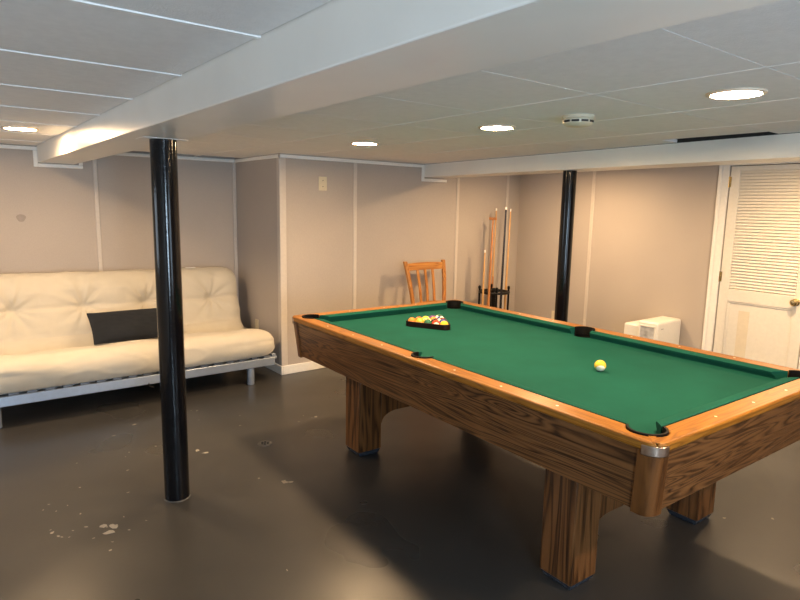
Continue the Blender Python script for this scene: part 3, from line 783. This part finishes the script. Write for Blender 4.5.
hk = MB().tube([(1.222, 4.733, .165), (1.215, 4.722, .150), (1.235, 4.718, .135), (1.25, 4.724, .128)], .0035, 6).build('wire_clip', M['slot'], FU, smooth=True)
for x in (FX0+.1, 1.15, FX1-.12):
    MB().bar((x, 5.56, .19), (x, 5.822, .82), .03, .03).build('back_frame_tube', M['silver'], FU, bevel=.004)
# mattress: closed cross-section swept along x, rounded ends, tufts and creases
key = [(4.76, .2385), (4.715, .262), (4.693, .33), (4.703, .405), (4.75, .450), (4.83, .470), (4.95, .458), (5.08, .432), (5.20, .405), (5.285, .384), (5.325, .372), (5.355, .395), (5.39, .440), (5.42, .455), (5.432, .468), (5.452, .53), (5.478, .62), (5.505, .72), (5.535, .83), (5.565, .89), (5.605, .932), (5.66, .948), (5.72, .942), (5.765, .91), (5.775, .84), (5.735, .70), (5.690, .58), (5.640, .46), (5.585, .35), (5.50, .275), (5.42, .2435), (5.20, .2385), (4.95, .2385)]
def catmull(P, per):
    out = []; n = len(P)
    for i in range(n):
        p0, p1, p2, p3 = (Vector(P[(i+k-1) % n]) for k in range(4)); 
        L = max(2, int((p2-p1).length/per))
        for j in range(L):
            t_ = j/L
            out.append(.5*((2*p1)+(-p0+p2)*t_+(2*p0-5*p1+4*p2-p3)*t_*t_+(-p0+3*p1-3*p2+p3)*t_**3))
    return out
pr = catmull(key, .014); npf = len(pr)
nrm = []
for i in range(npf):
    t_ = (pr[(i+1) % npf]-pr[(i-1) % npf]).normalized(); nrm.append(Vector((t_.y, -t_.x)))
# make the normals point outward
area = sum(pr[i].x*pr[(i+1) % npf].y-pr[(i+1) % npf].x*pr[i].y for i in range(npf))
if area < 0: nrm = [-n_ for n_ in nrm]
MX0, MX1, RE = FX0-.01, 2.298, .15
st_x = []
d_ = 0
for dd in (0, .002, .006, .013, .023, .036, .052, .07, .09, .11, .13): st_x.append(MX0+dd)
nx = 170
for i in range(nx+1): st_x.append(MX0+RE+(MX1-MX0-2*RE)*i/nx)
for dd in (.13, .11, .09, .07, .052, .036, .023, .013, .006, .002, 0): st_x.append(MX1-dd)
TZ = .685; tufts_b = [(.43, TZ), (.935, TZ), (1.43, TZ), (2.01, TZ), (-.1, TZ)]
rings_ = []
for x in st_x:
    e = min(x-MX0, MX1-x)
    ring = []
    for i, p in enumerate(pr):
        y, z = p
        dsp = 0; re = .27 if y < 5.42 and nrm[i].y > .1 else .14; off = 0
        if e < re: off = .092*(1-math.sqrt(max(0, 1-(1-e/re)**2)))
        back = y > 5.43 and z > .47 and nrm[i].x < -.3
        seat_ = z > .39 and y < 5.40 and nrm[i].y > .2
        if back:
            for tx, tz in tufts_b:
                dx, dz = x-tx, z-tz; rr = math.hypot(dx, dz)
                if rr < .32:
                    dsp -= .040*math.exp(-(rr/.055)**2) + .020*math.exp(-(rr/.16)**2)
                    th = math.atan2(dz, dx); seed_ = tx*3.1
                    dsp += .015*math.exp(-rr/.14)*min(1, rr/.04)*math.sin(9*th+seed_+2*noise.noise((math.cos(th)*2+seed_, math.sin(th)*2, 0)))
            dsp -= .014*math.exp(-((z-TZ-.008*noise.noise((x*3, 0, 5)))/.014)**2)
            dsp += .012*math.sin(min(1, max(0, (z-.48)/.205 if z < TZ else (z-TZ)/.25))*PI)
        if seat_:
            dsp += .012*noise.noise((x*2.2, y*3, 1))
            dsp -= .007*math.exp(-((y-5.14+.05*noise.noise((x*1.5, 2, 2)))/.02)**2)
            for tx in (.42, .925, 1.42, 1.95):
                rr = math.hypot(x-tx, (y-5.02)); dsp -= .018*math.exp(-(rr/.12)**2)
        wr = .009*noise.noise((x*3.3, y*7+z*2, z*7)) + .0035*noise.noise((x*9, y*12, z*13)) + .0045*max(0, 1-abs(noise.noise((x*2.6+3, y*5.5, z*5.5)))*9)
        if z < .25: wr = 0; dsp = 0
        q = p + nrm[i]*(dsp+wr-off); q.y -= .014*(x-1.1)*max(0, q.y-.45)/.5
        ring.append(Vector((x, q.x, max(q.y, .2386))))
    rings_.append(ring)
mt = MB(); mt.rings(rings_, True)
mo_ = mt.build('mattress', M['cotton'], FU, smooth=False)
mo_.data.polygons.foreach_set('use_smooth', [True]*len(mo_.data.polygons))
tg = MB().box(1.815, 1.905, 5.590, 5.625, .948, .9515, 0).build('mattress_label', M['tagw'], mo_); tg['label'] = 'small white fabric label'
# ------------------------------------------------------------------ pillow
pl = MB(); n = 40; PWX, PWZ, PT_ = .325, .158, .066
def pil(u, v, s):
    au, av = abs(u), abs(v)
    edge = max(0, 1-au**3.0)**.55*max(0, 1-av**2.6)**.55
    pinch = 1-.03*(1-av**2)*au**4; pin2 = 1-.08*(1-au**2)*av**4
    w_ = .004*noise.noise((u*3, v*2.5, s*2))+.003*noise.noise((u*7, v*6, s*4+3))
    return Vector((u*PWX*pinch, s*(PT_*edge+.002)+w_*edge, v*PWZ*pin2))
for s in (-1, 1):
    vs = [pil(-1+2*i/n, -1+2*j/n, s) for j in range(n+1) for i in range(n+1)]
    fs = [(j*(n+1)+i, j*(n+1)+i+1, (j+1)*(n+1)+i+1, (j+1)*(n+1)+i) for j in range(n) for i in range(n)]
    if s > 0: fs = [f_[::-1] for f_ in fs]
    pl.add(vs, fs)
rim = [pil(-1+2*i/n, -1, -1) for i in range(n)]+[pil(1, -1+2*i/n, -1) for i in range(n)]+[pil(1-2*i/n, 1, -1) for i in range(n)]+[pil(-1, 1-2*i/n, -1) for i in range(n)]
po = pl.build('pillow', M['pillow'], None, smooth=True, loc=(1.245, 5.202, .541))
po.rotation_euler = (math.radians(-49), math.radians(.2), 0)
tag(po, 'charcoal lumbar pillow leaning on the futon back', 'pillow')
MB().tube([Vector((p.x, 0, p.z)) for p in rim], .004, 6, True).build('piping', M['pillow'], po, smooth=True)

# ------------------------------------------------------------------ world, camera, view
wd = bpy.data.worlds.new('world'); S.world = wd; wd.use_nodes = True
bg = wd.node_tree.nodes['Background']; bg.inputs[0].default_value = (.65, .80, 1, 1); bg.inputs[1].default_value = .6
p_, r_, yw = .154399314, .0192107596, -.658157481; fpx = 601.345
cpn, spn, cr, sr, cy, sy = math.cos(p_), math.sin(p_), math.cos(r_), math.sin(r_), math.cos(yw), math.sin(yw)
fwd = Vector((-sy*cpn, cy*cpn, -spn)); right = Vector((cy, sy, 0)); down = fwd.cross(right)
r2 = right*cr - down*sr; d2 = right*sr + down*cr
cam = bpy.data.cameras.new('camera'); co = bpy.data.objects.new('camera', cam); COL.objects.link(co)
cam.sensor_fit = 'HORIZONTAL'; cam.sensor_width = 36; cam.lens = fpx/800*36; cam.clip_start = .02
mw = Matrix.Identity(4)
for i in range(3): mw[i][0] = r2[i]; mw[i][1] = -d2[i]; mw[i][2] = -fwd[i]
mw[0][3], mw[1][3], mw[2][3] = 0, 0, 1.55
co.matrix_world = mw
S.camera = co
S.view_settings.view_transform = 'Standard'; S.view_settings.look = 'None'; S.view_settings.gamma = 1; S.view_settings.use_curve_mapping = False
S.view_settings.exposure = .40
try:
    S.cycles.use_denoising = True; S.cycles.max_bounces = 10; S.cycles.diffuse_bounces = 5
except Exception: pass
